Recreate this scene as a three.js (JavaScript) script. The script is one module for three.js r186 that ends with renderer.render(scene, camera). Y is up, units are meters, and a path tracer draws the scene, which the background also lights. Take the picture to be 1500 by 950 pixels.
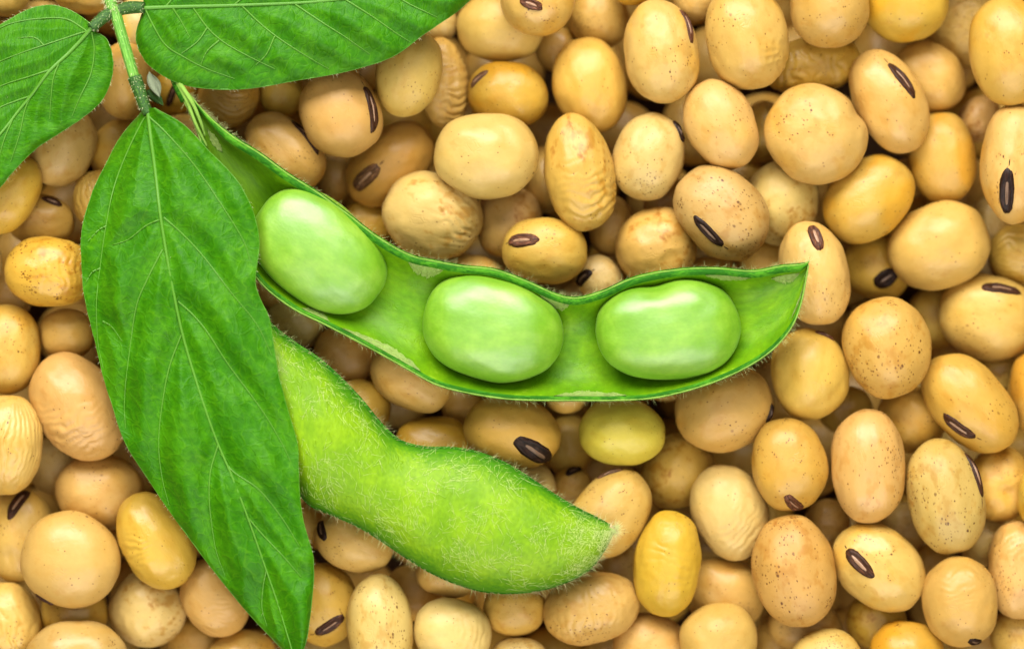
import * as THREE from 'three';
import { mergeGeometries } from 'three/addons/utils/BufferGeometryUtils.js';
import { ImprovedNoise } from 'three/addons/math/ImprovedNoise.js';
import { RectAreaLightUniformsLib } from 'three/addons/lights/RectAreaLightUniformsLib.js';

// ---------------------------------------------------------------- camera, lamps, exposure
const S = 7e-5, EYE = 0.42;                    // metres per photograph pixel on the plane of the beans' middles; camera height above it
const scene = new THREE.Scene();
scene.background = new THREE.Color(0x000000);
const camera = new THREE.PerspectiveCamera(2 * Math.atan(475 * S / EYE) * 180 / Math.PI, 1500 / 950, 0.01, 10);
camera.position.set(0, EYE, 0); camera.up.set(0, 0, -1); camera.lookAt(0, 0, 0);
camera.focus = EYE - 0.005; camera.userData.fStop = 11;
const renderer = new THREE.WebGLRenderer({ antialias: true });
renderer.setSize(1024, 648);
renderer.toneMapping = THREE.LinearToneMapping; renderer.toneMappingExposure = 1;
renderer.shadowMap.enabled = true;
RectAreaLightUniformsLib.init();
function softbox(label, at, target, w, h, power, glow, color) {
  const g = new THREE.Group(); g.name = numbered('softbox_lamp'); g.position.set(...at); scene.add(g);
  g.userData = { label, category: 'studio lamp' };
  g.lookAt(...target);
  const diffuser = new THREE.Mesh(new THREE.PlaneGeometry(w, h), new THREE.MeshStandardMaterial({ color: 0x222222, roughness: 1, emissive: color, emissiveIntensity: glow }));
  diffuser.name = 'diffuser'; g.add(diffuser);
  const shell = new THREE.Mesh(new THREE.BoxGeometry(w + 0.02, h + 0.02, 0.12), new THREE.MeshStandardMaterial({ color: 0x0c0c0c, roughness: 0.9 }));
  shell.name = 'housing'; shell.position.z = -0.065; g.add(shell);
  const l = new THREE.RectAreaLight(color, power, w, h);
  l.name = 'softbox_light'; l.position.z = 0.004; l.rotation.y = Math.PI; g.add(l);
}
const names = {};
function numbered(n) { const k = names[n] = (names[n] ?? -1) + 1; return k ? n + '_' + String(k).padStart(3, '0') : n; }
softbox('long white softbox above and beyond the top edge of the picture', [-0.06, 0.43, -0.47], [0, 0, 0], 0.7, 0.34, 13, 2, new THREE.Color(1, 0.97, 0.92));
softbox('long white softbox above and before the bottom edge of the picture', [0.06, 0.44, 0.46], [0, 0, 0], 0.7, 0.34, 5, 1.2, new THREE.Color(1, 0.97, 0.92));

softbox('wide dim softbox straight above the camera and the soybeans', [0, 0.68, 0.02], [0, 0, 0.0201], 0.66, 0.44, 0.8, 0.8, new THREE.Color(1, 0.98, 0.95));

// ---------------------------------------------------------------- helpers
let seed = 7;
const rnd = () => { seed = (seed * 1664525 + 1013904223) % 4294967296; return seed / 4294967296; };
const rr = (a, b) => a + (b - a) * rnd();
const NZ = new ImprovedNoise();
const noise = (x, y, z = 0) => NZ.noise(x, y, z);
const fbm = (x, y, z = 0, o = 4) => { let s = 0, a = 1, t = 0; for (let i = 0; i < o; i++) { s += a * NZ.noise(x, y, z + i * 7.3); t += a; a *= 0.5; x *= 2; y *= 2; z *= 2; } return s / t; };
const clamp = (x, a = 0, b = 1) => Math.min(b, Math.max(a, x));
const sstep = (a, b, x) => { const t = clamp((x - a) / (b - a)); return t * t * (3 - 2 * t); };
const mix = (a, b, t) => a + (b - a) * t;
const mix3 = (a, b, t) => [mix(a[0], b[0], t), mix(a[1], b[1], t), mix(a[2], b[2], t)];
const scaleAt = (h) => S * (1 - h * S / EYE);
const place = (px, py, h) => [(px - 750) * scaleAt(h), h * S, (py - 475) * scaleAt(h)];
function texture(w, h, fn, srgb = true, repeat = false) {
  const d = new Uint8Array(w * h * 4);
  for (let j = 0; j < h; j++) for (let i = 0; i < w; i++) {
    const c = fn((i + 0.5) / w, (j + 0.5) / h, i, j), k = (j * w + i) * 4;
    d[k] = clamp(c[0]) * 255; d[k + 1] = clamp(c[1]) * 255; d[k + 2] = clamp(c[2]) * 255; d[k + 3] = 255;
  }
  const t = new THREE.DataTexture(d, w, h); t.magFilter = THREE.LinearFilter; t.minFilter = THREE.LinearFilter;
  if (srgb) t.colorSpace = THREE.SRGBColorSpace;
  if (repeat) t.wrapS = t.wrapT = THREE.RepeatWrapping;
  t.needsUpdate = true; return t;
}
function geo(pos, idx, uv) {
  const g = new THREE.BufferGeometry();
  g.setAttribute('position', new THREE.Float32BufferAttribute(pos, 3));
  g.setAttribute('uv', new THREE.Float32BufferAttribute(uv ?? new Array(pos.length / 3 * 2).fill(0), 2));
  g.setIndex(idx); g.computeVertexNormals(); return g;
}
// a sheet over (u, v) in [0,1]²; f gives [px, height, py]
function sheet(nu, nv, f, uvf, closedV = false) {
  const pos = [], uv = [], idx = [];
  for (let i = 0; i <= nu; i++) for (let j = 0; j <= nv; j++) { const u = i / nu, v = j / nv; pos.push(...f(u, v)); uv.push(...(uvf ? uvf(u, v) : [u, v])); }
  const m = nv + 1;
  for (let i = 0; i < nu; i++) for (let j = 0; j < nv; j++) { const a = i * m + j, b = a + 1, c = a + m, d = c + 1; idx.push(a, b, c, b, d, c); }
  return geo(pos, idx, uv);
}
// photograph pixels and heights -> metres about a thing's own base
function local(g, ref) { const k = scaleAt(ref[2]); g.translate(-ref[0], -ref[2], -ref[1]); g.scale(k, k, k); return g; }
function thing(name, label, category, ref, group) {
  const o = new THREE.Group(); o.name = numbered(name); o.position.set(...place(...ref)); o.userData = { label, category };
  if (group) o.userData.group = group;
  scene.add(o); return o;
}
function part(name, g, m, parent, extra) { const o = new THREE.Mesh(g, m); o.name = name; o.castShadow = o.receiveShadow = true; if (extra) o.userData = extra; parent.add(o); return o; }
function curve(pts) { return new THREE.CatmullRomCurve3(pts.map((p) => new THREE.Vector3(p[0], p[2] ?? 0, p[1])), false, 'catmullrom', 0.5); }
// tapered tube through points [px, py, h]; radius r(t), flatness squashes its height
function tube(pts, r, seg = 24, sides = 8, flat = 1) {
  const c = Array.isArray(pts) ? curve(pts) : pts, P = [], up = new THREE.Vector3(0, 1, 0), pos = [], idx = [], uv = [];
  for (let i = 0; i <= seg; i++) {
    const t = i / seg, p = c.getPoint(t), d = c.getTangent(t), s = new THREE.Vector3().crossVectors(d, up).normalize(), n = new THREE.Vector3().crossVectors(s, d).normalize(), R = r(t);
    for (let j = 0; j < sides; j++) {
      const a = j / sides * 2 * Math.PI, q = p.clone().addScaledVector(s, Math.cos(a) * R).addScaledVector(n, Math.sin(a) * R * flat);
      pos.push(q.x, q.y, q.z); uv.push(t, j / sides);
    }
  }
  for (let i = 0; i < seg; i++) for (let j = 0; j < sides; j++) { const a = i * sides + j, b = i * sides + (j + 1) % sides; idx.push(a, a + sides, b, b, a + sides, b + sides); }
  for (const [base, p, flip] of [[0, c.getPoint(0), 1], [seg * sides, c.getPoint(1), 0]]) {
    const k = pos.length / 3; pos.push(p.x, p.y, p.z); uv.push(0, 0);
    for (let j = 0; j < sides; j++) { const a = base + j, b = base + (j + 1) % sides; flip ? idx.push(k, a, b) : idx.push(k, b, a); }
  }
  return geo(pos, idx, uv);
}
// curved tapering hairs: list of { p, d, n, len }; one geometry
function hairs(list, r0) {
  const pos = [], idx = [];
  for (const { p, d, n, len } of list) {
    const side = new THREE.Vector3().crossVectors(d, n).normalize(), base = pos.length / 3, bend = rr(-0.35, 0.35), lift = rr(-0.25, 0.25);
    for (let i = 0; i < 4; i++) {
      const t = i / 3, R = r0 * (1 - 0.85 * t);
      const c = p.clone().addScaledVector(d, len * t).addScaledVector(side, bend * len * t * t).addScaledVector(n, lift * len * t * t);
      for (let j = 0; j < 3; j++) { const a = j * 2.0944, q = c.clone().addScaledVector(side, Math.cos(a) * R).addScaledVector(n, Math.sin(a) * R); pos.push(q.x, q.y, q.z); }
    }
    for (let i = 0; i < 3; i++) for (let j = 0; j < 3; j++) { const a = base + i * 3 + j, b = base + i * 3 + (j + 1) % 3; idx.push(a, b, a + 3, b, b + 3, a + 3); }
  }
  return geo(pos, idx);
}

// ---------------------------------------------------------------- soybeans: coat maps and shape
const TONE = { p: [.545, .34, .082], w: [.585, .41, .135], y: [.545, .335, .058], o: [.52, .295, .05], g: [.51, .41, .06], d: [.49, .33, .09] };
function coatMap(k, yellow, pale, specks, mottle) {
  const N = 512, blots = [];
  const px = new Float32Array(N * N);
  const dab = (x, y, r, a) => {
    for (let j = Math.floor(y - r - 1); j <= y + r + 1; j++) for (let i = Math.floor(x - r - 1); i <= x + r + 1; i++) {
      if (i < 0 || j < 0 || i >= N || j >= N) continue;
      const d = Math.hypot(i - x, j - y) + 1.8 * noise(i * 0.45, j * 0.45, k * 3.1);
      px[j * N + i] = Math.max(px[j * N + i], a * (1 - sstep(r * 0.5, r + 0.6, d)));
    }
  };
  for (let c = 0; c < specks + 2; c++) {
    const cx = rr(60, 450), cy = rr(60, 450), n = 4 + Math.floor(rnd() * 18), spread = rr(16, 85);
    for (let i = 0; i < n; i++) dab(cx + (rnd() + rnd() - 1) * spread, cy + (rnd() + rnd() - 1) * spread, rnd() < 0.1 ? rr(3, 5) : rr(0.9, 2.6), rr(0.2, 0.8));
  }
  for (let i = 0; i < 80 + specks * 7; i++) dab(rr(30, 480), rr(30, 480), rr(0.9, 2.9), rr(0.12, 0.6));
  return texture(N, N, (u, v, i, j) => {
    const a = fbm(u * 4, v * 4, k * 11.3, 4), b = fbm(u * 3 + 9, v * 3, k * 5.7 + 2, 3), c = fbm(u * 26, v * 26, k, 3), e = fbm(u * 9, v * 9, k * 2.2 + 5, 3);
    let col = [0.955, 0.945, 0.925];
    col = mix3(col, [1, 0.92, 0.66], yellow * sstep(-0.08, 0.4, b + 0.3 * e));
    col = mix3(col, [1, 0.985, 1.0], pale * sstep(-0.05, 0.25, a + 0.3 * e));
    col = mix3(col, [0.84, 0.74, 0.56], mottle * sstep(0.05, 0.45, e + 0.5 * c)); col = mix3(col, [0.72, 0.56, 0.36], 0.75 * mottle * sstep(0.16, 0.42, fbm(u * 7 + 3, v * 7, k * 3.3 + 1, 5)) * sstep(-.2, .25, c));
    const g = 1 + 0.035 * c;
    col = col.map((x) => x * g);
    return mix3(col, [0.30, 0.17, 0.07], px[j * N + i]);
  });
}
const COATS = [coatMap(0, .25, .5, 1, .15), coatMap(1, .4, .35, 1, .3), coatMap(2, .95, .4, 1, .15), coatMap(3, .7, .6, 2, .3), coatMap(4, .3, .3, 7, .4),
  coatMap(5, .5, .3, 9, .3), coatMap(6, .3, .3, 19, .6), coatMap(7, .45, .3, 26, .7), coatMap(8, .15, .95, 4, .8)];
const again = (t, x, y) => { const c = t.clone(); c.wrapS = c.wrapT = THREE.RepeatWrapping; c.repeat.set(x, y); c.needsUpdate = true; return c; };
const skinBump = texture(512, 512, (u, v) => { const n = 0.5 + 0.25 * fbm(u * 60, v * 60, 3, 3) + 0.3 * fbm(u * 14, v * 14, 8, 2) - .35 * (1 - sstep(0, .035, Math.abs(fbm(u * 9 + .3 * noise(u * 20, v * 20), v * 9, 12, 3)))) * sstep(.05, .3, noise(u * 6, v * 6, 20)); return [n, n, n]; }, false);

function beanShape(o) {                        // o: a, b, c, ang, egg, key, wr, dents; returns d (unit, y up) -> point in pixels about the bean's middle
  const ca = Math.cos(o.ang), sa = Math.sin(o.ang), toLocal = (x, z) => [x * ca + z * sa, -x * sa + z * ca];
  const wr = (o.wr ?? []).map(([kind, mx, mz, rad, len, amp, cx, cz]) => ({ kind, m: toLocal(mx, mz), c: toLocal(cx ?? mx, cz ?? mz), rad, len, amp }));
  const dents = (o.dents ?? []).map(([mx, mz, rad, dep]) => ({ m: toLocal(mx, mz), rad, dep }));
  for (let i = 0; i < 3; i++) { const q = Math.abs(Math.sin(o.key * (3.1 + i) + i * 1.7)), t = o.key * 5.3 + i * 2.3; dents.push({ m: [Math.cos(t) * o.a * (.35 + .5 * q), Math.sin(t) * o.b * (.35 + .5 * q)], rad: 16 + 26 * q, dep: (o.lump ?? 1) * (1.2 + 2.2 * q) }); }
  const k = o.key, P = o.pow ?? 2.15;
  return (d) => {
    const r = Math.pow(Math.abs(d.x) ** P + Math.abs(d.y) ** P + Math.abs(d.z) ** P, -1 / P), e = 1 + o.egg * d.x;
    let x = o.a * d.x * r, y = o.c * d.y * r * e, z = o.b * d.z * r * e;
    let off = (o.lump ?? 1) * 0.022 * (o.a + o.b) * (noise(d.x * 1.5 + k, d.y * 1.5, d.z * 1.5 + k * 0.7) + 0.35 * noise(d.x * 3.7 + k, d.y * 3.7 + 5, d.z * 3.7));
    for (const w of wr) {
      const dx = x - w.m[0], dz = z - w.m[1], mask = Math.exp(-(dx * dx + dz * dz) / (w.rad * w.rad)) * (d.y > -0.3 ? 1 : 0);
      if (mask < 0.02) continue;
      const wob = noise(x * 0.026 + k, z * 0.026, k) * 1.25 + noise(x * 0.07, z * 0.07, k + 4) * 0.45, arc = Math.atan2(z / o.b, y / o.c) * o.b;
      const q = w.kind === 'b' ? x + 0.0022 * arc * arc : w.kind === 'l' ? arc : w.kind === 'r' ? Math.hypot(x - w.c[0], (z - w.c[1]) * 1.1) : x * 0.7 + arc * 0.7;
      const ph = q / w.len + wob, s = w.kind === 'q' ? -Math.abs(noise(x / w.len, z / w.len, k)) * 3 + 0.8 : Math.abs(Math.sin(Math.PI * ph)) * 1.6 - 1;
      off += w.amp * s * mask * (0.55 + 0.9 * (0.5 + noise(x * 0.035, z * 0.035, k + 9)));
    }
    for (const w of dents) { const dx = x - w.m[0], dz = z - w.m[1]; off -= w.dep * Math.exp(-(dx * dx + dz * dz) / (w.rad * w.rad)) * (d.y > -0.4 ? 1 : 0); }
    const nx = d.x / o.a, ny = d.y / o.c, nz = d.z / o.b, l = Math.hypot(nx, ny, nz);
    return [x + off * nx / l, y + off * ny / l, z + off * nz / l];
  };
}
function beanGeometry(f, lift, nphi, nth, turn) {
  const pos = [], uv = [], idx = [], ct = Math.cos(turn), st = Math.sin(turn), d = new THREE.Vector3();
  const put = () => { const p = f(d); pos.push(p[0], p[1] + lift, p[2]); const q = Math.sqrt(2 / (1 + Math.max(d.y, -0.995))) * 0.25; uv.push(0.5 + q * (d.x * ct - d.z * st), 0.5 + q * (d.x * st + d.z * ct)); };
  d.set(0, 1, 0); put();
  for (let i = 1; i < nth; i++) for (let j = 0; j < nphi; j++) { const t = i / nth * Math.PI, a = j / nphi * 2 * Math.PI; d.set(Math.sin(t) * Math.cos(a), Math.cos(t), Math.sin(t) * Math.sin(a)); put(); }
  d.set(0, -1, 0); put();
  const last = pos.length / 3 - 1, at = (i, j) => 1 + (i - 1) * nphi + j % nphi;
  for (let j = 0; j < nphi; j++) { idx.push(0, at(1, j + 1), at(1, j)); idx.push(last, at(nth - 1, j), at(nth - 1, j + 1)); }
  for (let i = 1; i < nth - 1; i++) for (let j = 0; j < nphi; j++) { const a = at(i, j), b = at(i, j + 1), c = at(i + 1, j), e = at(i + 1, j + 1); idx.push(a, b, c, b, e, c); }
  return geo(pos, idx, uv);
}
const hump = (s, c, w) => Math.exp(-(((s - c) / w) ** 2));
const HIL = { k: [.030, .013, .008], b: [.075, .029, .013], r: [.15, .058, .028], l: [.22, .11, .05] };
const hilMat = {}, slitMat = {};
const hilMap = texture(128, 128, (u, v) => { const n = .72 + .5 * fbm(u * 2.2, v * 13, 3, 3) + .25 * noise(u * 12, v * 12, 9), l = 1 + .55 * (hump(v, .3, .035) + hump(v, .71, .04)) * sstep(-.3, .3, noise(u * 5, v * 3, 4)); return [n * l, n * l * .97, n * l * .93].map((x) => x * .8); });

for (const k in HIL) {
  hilMat[k] = new THREE.MeshPhysicalMaterial({ color: new THREE.Color(...HIL[k].map((x) => x * 1.7)), map: hilMap, roughness: 0.42, specularIntensity: .35, bumpMap: skinBump, bumpScale: 4e-5 });
  slitMat[k] = new THREE.MeshPhysicalMaterial({ color: new THREE.Color(...mix3(HIL[k], [.46, .27, .15], k === 'k' ? .3 : .65)), roughness: 0.45 });
}
function patchOnBean(f, d0, t1, t2, prof, lift) {       // an oval that follows the bean's surface
  const pos = [], idx = [], uv = [], NR = 7, NA = 28, d = new THREE.Vector3();
  for (let i = 0; i <= NR; i++) for (let j = 0; j < NA; j++) {
    const a = j / NA * 2 * Math.PI, rho = i / NR, ca = Math.cos(a), sa = Math.sin(a), pw = 0.8;
    const wob = 1 + .10 * noise(a * 1.1, d0.x * 20, d0.z * 20) + .08 * noise(a * 3.5, d0.x * 20, d0.z * 20 + 7); d.copy(d0).addScaledVector(t1, wob * rho * Math.sign(ca) * Math.abs(ca) ** 0.9).addScaledVector(t2, wob * rho * Math.sign(sa) * Math.abs(sa) ** pw).normalize();
    const p = f(d), h = prof(rho) * (1 + .5 * noise(rho * 3 + d0.x * 9, a * 1.3, d0.z * 9)), l = Math.hypot(p[0], p[1], p[2]);
    pos.push(p[0] + d.x * h, p[1] + d.y * h + lift, p[2] + d.z * h); uv.push(0.5 + 0.5 * rho * ca, 0.5 + 0.5 * rho * sa);
  }
  for (let i = 0; i < NR; i++) for (let j = 0; j < NA; j++) { const a = i * NA + j, b = i * NA + (j + 1) % NA; idx.push(a, a + NA, b, b, a + NA, b + NA); }
  const g = geo(pos, idx, uv); return g;
}

const beans = [];
// label; middle x, y; half length, half width in pixels; turn of the long axis (degrees, clockwise from the right); layer (0 on top); tone; coat map; options
function B(label, x, y, a, b, ang, lev, tone, map, o = {}) { beans.push({ label, x, y, a, b, c: o.c ?? Math.min(b * 0.97, 58), ang: ang * Math.PI / 180, deg: ang, lev, tone, map, egg: o.egg ?? 0, hil: o.hil, wr: o.wr, dents: o.dents, lump: o.lump }); }
// along the top edge and the upper left, around the leaflets
B('soybean cut by left edge under the left leaflet, broad side up', 12, 283, 63, 44, -62, 0, 'y', 1);
B('greenish tan soybean hanging below the right margin of the left leaflet', 91, 214, 63, 49, -72, .1, 'd', 4);
B('shadowed soybean below the edge soybean, with dark seed scar toward its top', 58, 322, 52, 40, 10, 1, 'p', 3, { hil: [62, 288, 92, 304, 14, 'b'] });
B('wrinkled pale soybean showing as a sliver left of the long leaflet', 143, 292, 46, 38, 85, .7, 'p', 4, { wr: [['l', -25, 0, 30, 9, 1]] });
B('pale soybean under the leaf stalk, between left leaflet and long leaflet', 184, 118, 45, 58, 0, .5, 'p', 1);
B('orange soybean behind the leaf stalk at the base of the top leaflet', 203, 38, 36, 44, 0, 1, 'w', 2);
B('orange soybean at top edge above the joint of the leaf stalks', 120, -14, 48, 36, 10, .6, 'p', 3);
B('soybean in the top left corner behind the left leaflet', 2, -12, 44, 36, 30, .4, 'p', 0);
B('yellowish soybean at top edge over the left leaflet', 62, -22, 34, 28, 0, .8, 'y', 2);
B('dark shadowed soybean beside the whitish stipule, under the top leaflet', 258, 134, 38, 42, 30, 1.2, 'y', 3, { hil: [262, 120, 246, 160, 12, 'b'] });
B('soybean with ring wrinkles under the edge of the top leaflet, beside the pod neck', 334, 142, 47, 47, 20, 1, 'p', 3, { wr: [['r', 5, 26, 40, 9, 1.4, 10, -50]] });
B('shadowed smooth soybean under the top leaflet, between ring-wrinkled bean and dark-scarred bean', 412, 136, 36, 38, 0, 1.1, 'p', 1);
// upper middle
B('large pale soybean with long dark seed scar under the top leaflet margin', 499, 165, 68, 60, 68, 0, 'p', 0, { hil: [535, 127, 545, 196, 17, 'b'] });
B('smooth tan soybean tucked under the right end of the top leaflet', 598, 106, 67, 49, -76, .1, 'd', 1);
B('crescent of a finely cross-wrinkled soybean behind the smooth tan one', 650, 122, 70, 37, 84, .6, 'p', 4, { wr: [['b', 22, 0, 70, 11, 1.6]] });
B('small shadowed orange soybean at the tip of the top leaflet', 640, 34, 32, 30, 0, 1, 'w', 3);
B('smooth round soybean near top edge, partly under one with dark seed scar', 733, 40, 66, 53, 5, .5, 'p', 0);
B('soybean at top edge with dark seed scar, lying on the smooth round one', 787, -3, 56, 54, 10, 0, 'p', 3, { hil: [760, 2, 796, 16, 17, 'r'] });
B('bright yellow soybean with faint brown scar at its left end', 745, 139, 61, 50, 8, .4, 'y', 2, { hil: [690, 130, 716, 106, 13, 'l'] });
B('large plump pinkish-cream soybean left of the standing wrinkled one', 712, 227, 77, 64, 2, 0, 'w', 0, { egg: .02 });
B('orange-tan soybean with light brown scar, above the upper edge of the open pod', 571, 240, 74, 50, -42, .2, 'o', 0, { hil: [522, 277, 557, 243, 24, 'l'] });
B('cream soybean with creased right end, resting against the open pod', 633, 316, 76, 63, 22, 0, 'w', 8, { wr: [['l', 48, 2, 36, 15, 2.0]], dents: [[60, 28, 16, 4]] });
B('soybean with dark scar along its upper right side, above the pod neck', 417, 221, 68, 46, 40, .1, 'p', 1, { hil: [428, 177, 466, 228, 15, 'b'] });
B('dark shadowed soybean between two scarred beans left of centre top', 490, 258, 32, 46, 0, 1.5, 'p', 3);
B('sliver of a soybean along the open pod under the orange-tan one', 540, 326, 42, 36, 10, 1, 'y', 1);
B('shadowed pinkish soybean below the large plump cream one', 746, 326, 50, 54, 0, 1, 'p', 8);
B('narrow shadowed soybean between the plump cream one and the standing wrinkled one', 800, 262, 34, 52, 0, 1.4, 'p', 1);
B('yellow upright soybean with pale streak, right of the bright yellow one', 864, 125, 72, 55, 78, .2, 'y', 0, { wr: [['q', 10, 45, 30, 24, .6]] });
B('speckled greyish soybean at top edge between two larger beans', 879, 26, 47, 46, 80, 1, 'p', 4);
B('tall soybean at top edge with brown scar on its upper right', 969, 75, 76, 56, 82, 0, 'p', 3, { hil: [996, 14, 1014, 68, 15, 'r'], dents: [[40, 12, 10, 3]] });
B('big smooth tan soybean at top edge, right of the tall scarred one', 1093, 54, 78, 62, 80, 0, 'p', 1, { wr: [['q', 46, 35, 24, 12, 1.6]], egg: .03 });
B('standing oval soybean with diagonal wrinkles on its lower right', 848, 251, 88, 52, 80, 0, 'p', 8, { wr: [['b', 28, 48, 52, 13, 1.7]] });
B('pale pinkish soybean with short dark scar at its upper right', 951, 229, 66, 53, 104, .15, 'w', 4, { hil: [988, 172, 1000, 210, 18, 'k'] });
B('smooth egg-shaped soybean between the pale pinkish one and the big round one', 1056, 182, 69, 52, 66, 0, 'p', 1);
B('speckled brownish soybean with black scar, above the right half of the open pod', 1057, 312, 77, 61, 45, 0, 'd', 6, { hil: [1014, 317, 1058, 360, 18, 'k'] });
B('greenish pale soybean in shadow right of the speckled brownish one', 1146, 298, 56, 63, 0, .6, 'w', 8);
B('cross-banded soybean lying behind the speckled bean at top edge', 1192, 95, 72, 43, -10, .6, 'p', 5, { wr: [['b', -45, 12, 40, 16, 1.6], ['b', 40, 15, 35, 14, 1.2]] });
B('small dark soybean left of the big round bean with yellow base', 1118, 190, 31, 46, 0, 1.5, 'y', 3);
B('small smooth soybean at top edge between the tall scarred bean and the big tan one', 1018, -4, 36, 38, 0, 1, 'p', 0);
B('yellow soybean cut by the top edge, left of the tall scarred bean', 926, -26, 36, 36, 0, .5, 'y', 2);
B('dark soybean in the gap left of the speckled greyish one', 816, 72, 34, 36, 0, 1.5, 'p', 3);
B('shadowed soybean under the standing wrinkled one and the pale pinkish one', 896, 332, 36, 46, 0, 1.3, 'p', 1);
B('pale creased soybean leaning on the upper rim of the open pod, centre', 962, 363, 62, 60, 80, 0, 'p', 8, { wr: [['q', 5, -5, 40, 30, 1.3]] });
B('egg-shaped soybean with brown scar on its left, above the open pod', 800, 367, 65, 49, 7, 0, 'p', 1, { hil: [745, 356, 791, 351, 21, 'r'] });
B('small speckled soybean with black scar, wedged behind the open pod', 880, 408, 38, 35, 40, .6, 'w', 4, { hil: [836, 422, 866, 396, 16, 'k'] });
B('dark soybean deep in the gap between pale pinkish and speckled brownish beans', 976, 296, 36, 42, 0, 1.6, 'p', 3);
B('dark orange soybean behind the open pod, under the speckled brownish one', 1120, 382, 46, 40, 0, 1.2, 'y', 1);
// upper right
B('speckled soybean cut by the top edge, over the cross-banded one', 1216, 11, 59, 61, 0, 0, 'p', 5);
B('smooth deep yellow soybean at top edge, right of the speckled one', 1328, 2, 66, 61, -20, .25, 'y', 2);
B('pale soybean with long creases, behind the right corner beans', 1412, 38, 56, 64, 0, .8, 'p', 4, { wr: [['l', 10, -10, 50, 20, 1.4]] });
B('large yellow soybean at upper right edge with dark rim on its left', 1480, 74, 83, 61, 84, 0, 'y', 3);
B('big round pale soybean with yellow base and a notch at its right', 1196, 197, 77, 71, 40, 0, 'p', 3, { dents: [[62, -32, 16, 6]] });
B('oval soybean with long dark scar slanting across its upper right', 1303, 148, 81, 52, 64, 0, 'p', 1, { hil: [1300, 93, 1336, 147, 18, 'b'], egg: .02 });
B('smooth soybean leaning behind the slanting scarred one', 1363, 111, 58, 48, 42, .45, 'p', 0, { dents: [[-8, -18, 30, 2]] });
B('upright yellow soybean without scar, right of the slanting scarred one', 1381, 231, 68, 50, 82, .4, 'y', 2);
B('small pale soybean in the gap beside the upper right edge', 1436, 174, 33, 38, 30, 1.1, 'p', 8);
B('long upright soybean cut by the right edge, with dark upright scar', 1488, 241, 90, 51, 92, 0, 'p', 3, { hil: [1473, 246, 1472, 314, 22, 'k'] });
B('pale egg-shaped soybean with yellow lower right', 1273, 291, 73, 57, -42, 0, 'p', 2);
B('large smooth oval soybean over a bean with black scar', 1375, 360, 76, 65, -18, 0, 'p', 0);
B('dark soybean in the gap right of the large smooth oval one', 1452, 326, 32, 42, 0, 1.4, 'w', 3);
B('dark soybean in the gap between the big round bean and upright yellow bean', 1332, 262, 34, 34, 0, 1.6, 'p', 3);
// right middle
B('upright soybean behind the tip of the open pod, with red-brown scar at top', 1193, 400, 78, 51, 78, .1, 'p', 1, { hil: [1186, 331, 1200, 368, 21, 'r'], wr: [['r', 5, 16, 22, 10, .6]] });
B('half hidden soybean with black scar, under the large smooth oval one', 1285, 391, 54, 48, 20, .7, 'y', 1, { hil: [1277, 418, 1312, 396, 26, 'k'] });
B('round speckled soybean right of the lower tip of the open pod', 1300, 508, 76, 65, 76, 0, 'p', 6);
B('broad soybean with dark scar across its upper side, at the right edge', 1447, 465, 74, 63, 10, 0, 'p', 1, { hil: [1432, 423, 1491, 431, 20, 'b'] });
B('striped yellow soybean at the right edge below the long upright one', 1498, 372, 50, 46, 0, .4, 'y', 3, { wr: [['l', -15, 0, 45, 12, 1.1]] });
B('soybean with faceted lower right and brown scar on its top rim', 1187, 549, 69, 59, 82, .2, 'y', 0, { hil: [1192, 485, 1222, 499, 13, 'r'], dents: [[34, 40, 22, 5], [52, 10, 18, 3]] });
B('oval soybean slanting down right with dark scar on its lower left', 1421, 589, 85, 55, 48, 0, 'y', 1, { hil: [1378, 605, 1426, 639, 20, 'b'] });
B('shadowed soybean left of the slanting oval one with a scar', 1336, 613, 52, 52, 0, .9, 'y', 1);
B('shadowed tan soybean below the half hidden bean with black scar', 1370, 466, 42, 46, 0, 1.2, 'y', 1);
B('soybean cut by the right edge beside the slanting oval one', 1512, 576, 36, 60, 0, .3, 'y', 2);
B('small orange-brown soybean under the faceted one', 1238, 600, 42, 38, 0, 1.2, 'p', 3);
B('dark soybean near the right edge between broad bean and slanting bean', 1464, 545, 38, 36, 0, 1.4, 'p', 1);
B('sliver of a soybean between the large smooth oval one and the broad scarred one', 1446, 396, 30, 30, 0, 1.1, 'w', 3);
// lower right
B('egg-shaped soybean with small brown scar at its bottom', 1156, 681, 70, 56, 78, 0, 'p', 5, { hil: [1148, 722, 1176, 750, 20, 'r'] });
B('tall smooth oval soybean with a few specks near its base', 1272, 681, 85, 55, 88, 0, 'p', 4, { egg: .02 });
B('large flat-sided soybean with long dark scar on its right edge', 1385, 728, 87, 58, 78, 0, 'd', 6, { hil: [1414, 655, 1434, 729, 16, 'b'] });
B('crumpled soybean at the right edge behind the flat-sided one', 1464, 708, 48, 56, 0, .6, 'y', 3, { dents: [[10, 14, 16, 5], [-14, -20, 18, 4]], wr: [['q', 0, 20, 40, 26, 1.4]] });
B('large speckled egg-shaped soybean below the one with small bottom scar', 1163, 836, 84, 62, 80, 0, 'p', 6, { egg: .03 });
B('soybean with dark slanting scar in the middle of its left half', 1288, 831, 75, 57, 40, 0, 'p', 3, { hil: [1239, 802, 1276, 843, 21, 'b'], dents: [[30, 38, 30, 2]] });
B('soybean at bottom right with arched wrinkles on top and scar at its base', 1408, 882, 67, 57, 86, 0, 'p', 0, { hil: [1416, 934, 1440, 948, 16, 'k'], wr: [['r', -5, -36, 34, 10, .8, 5, 60]] });
B('soybean cut by the right edge with fine curved lines, lower right', 1492, 835, 72, 47, 88, 0, 'p', 4, { wr: [['r', -22, -30, 34, 9, .7, 30, 40]] });
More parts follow.
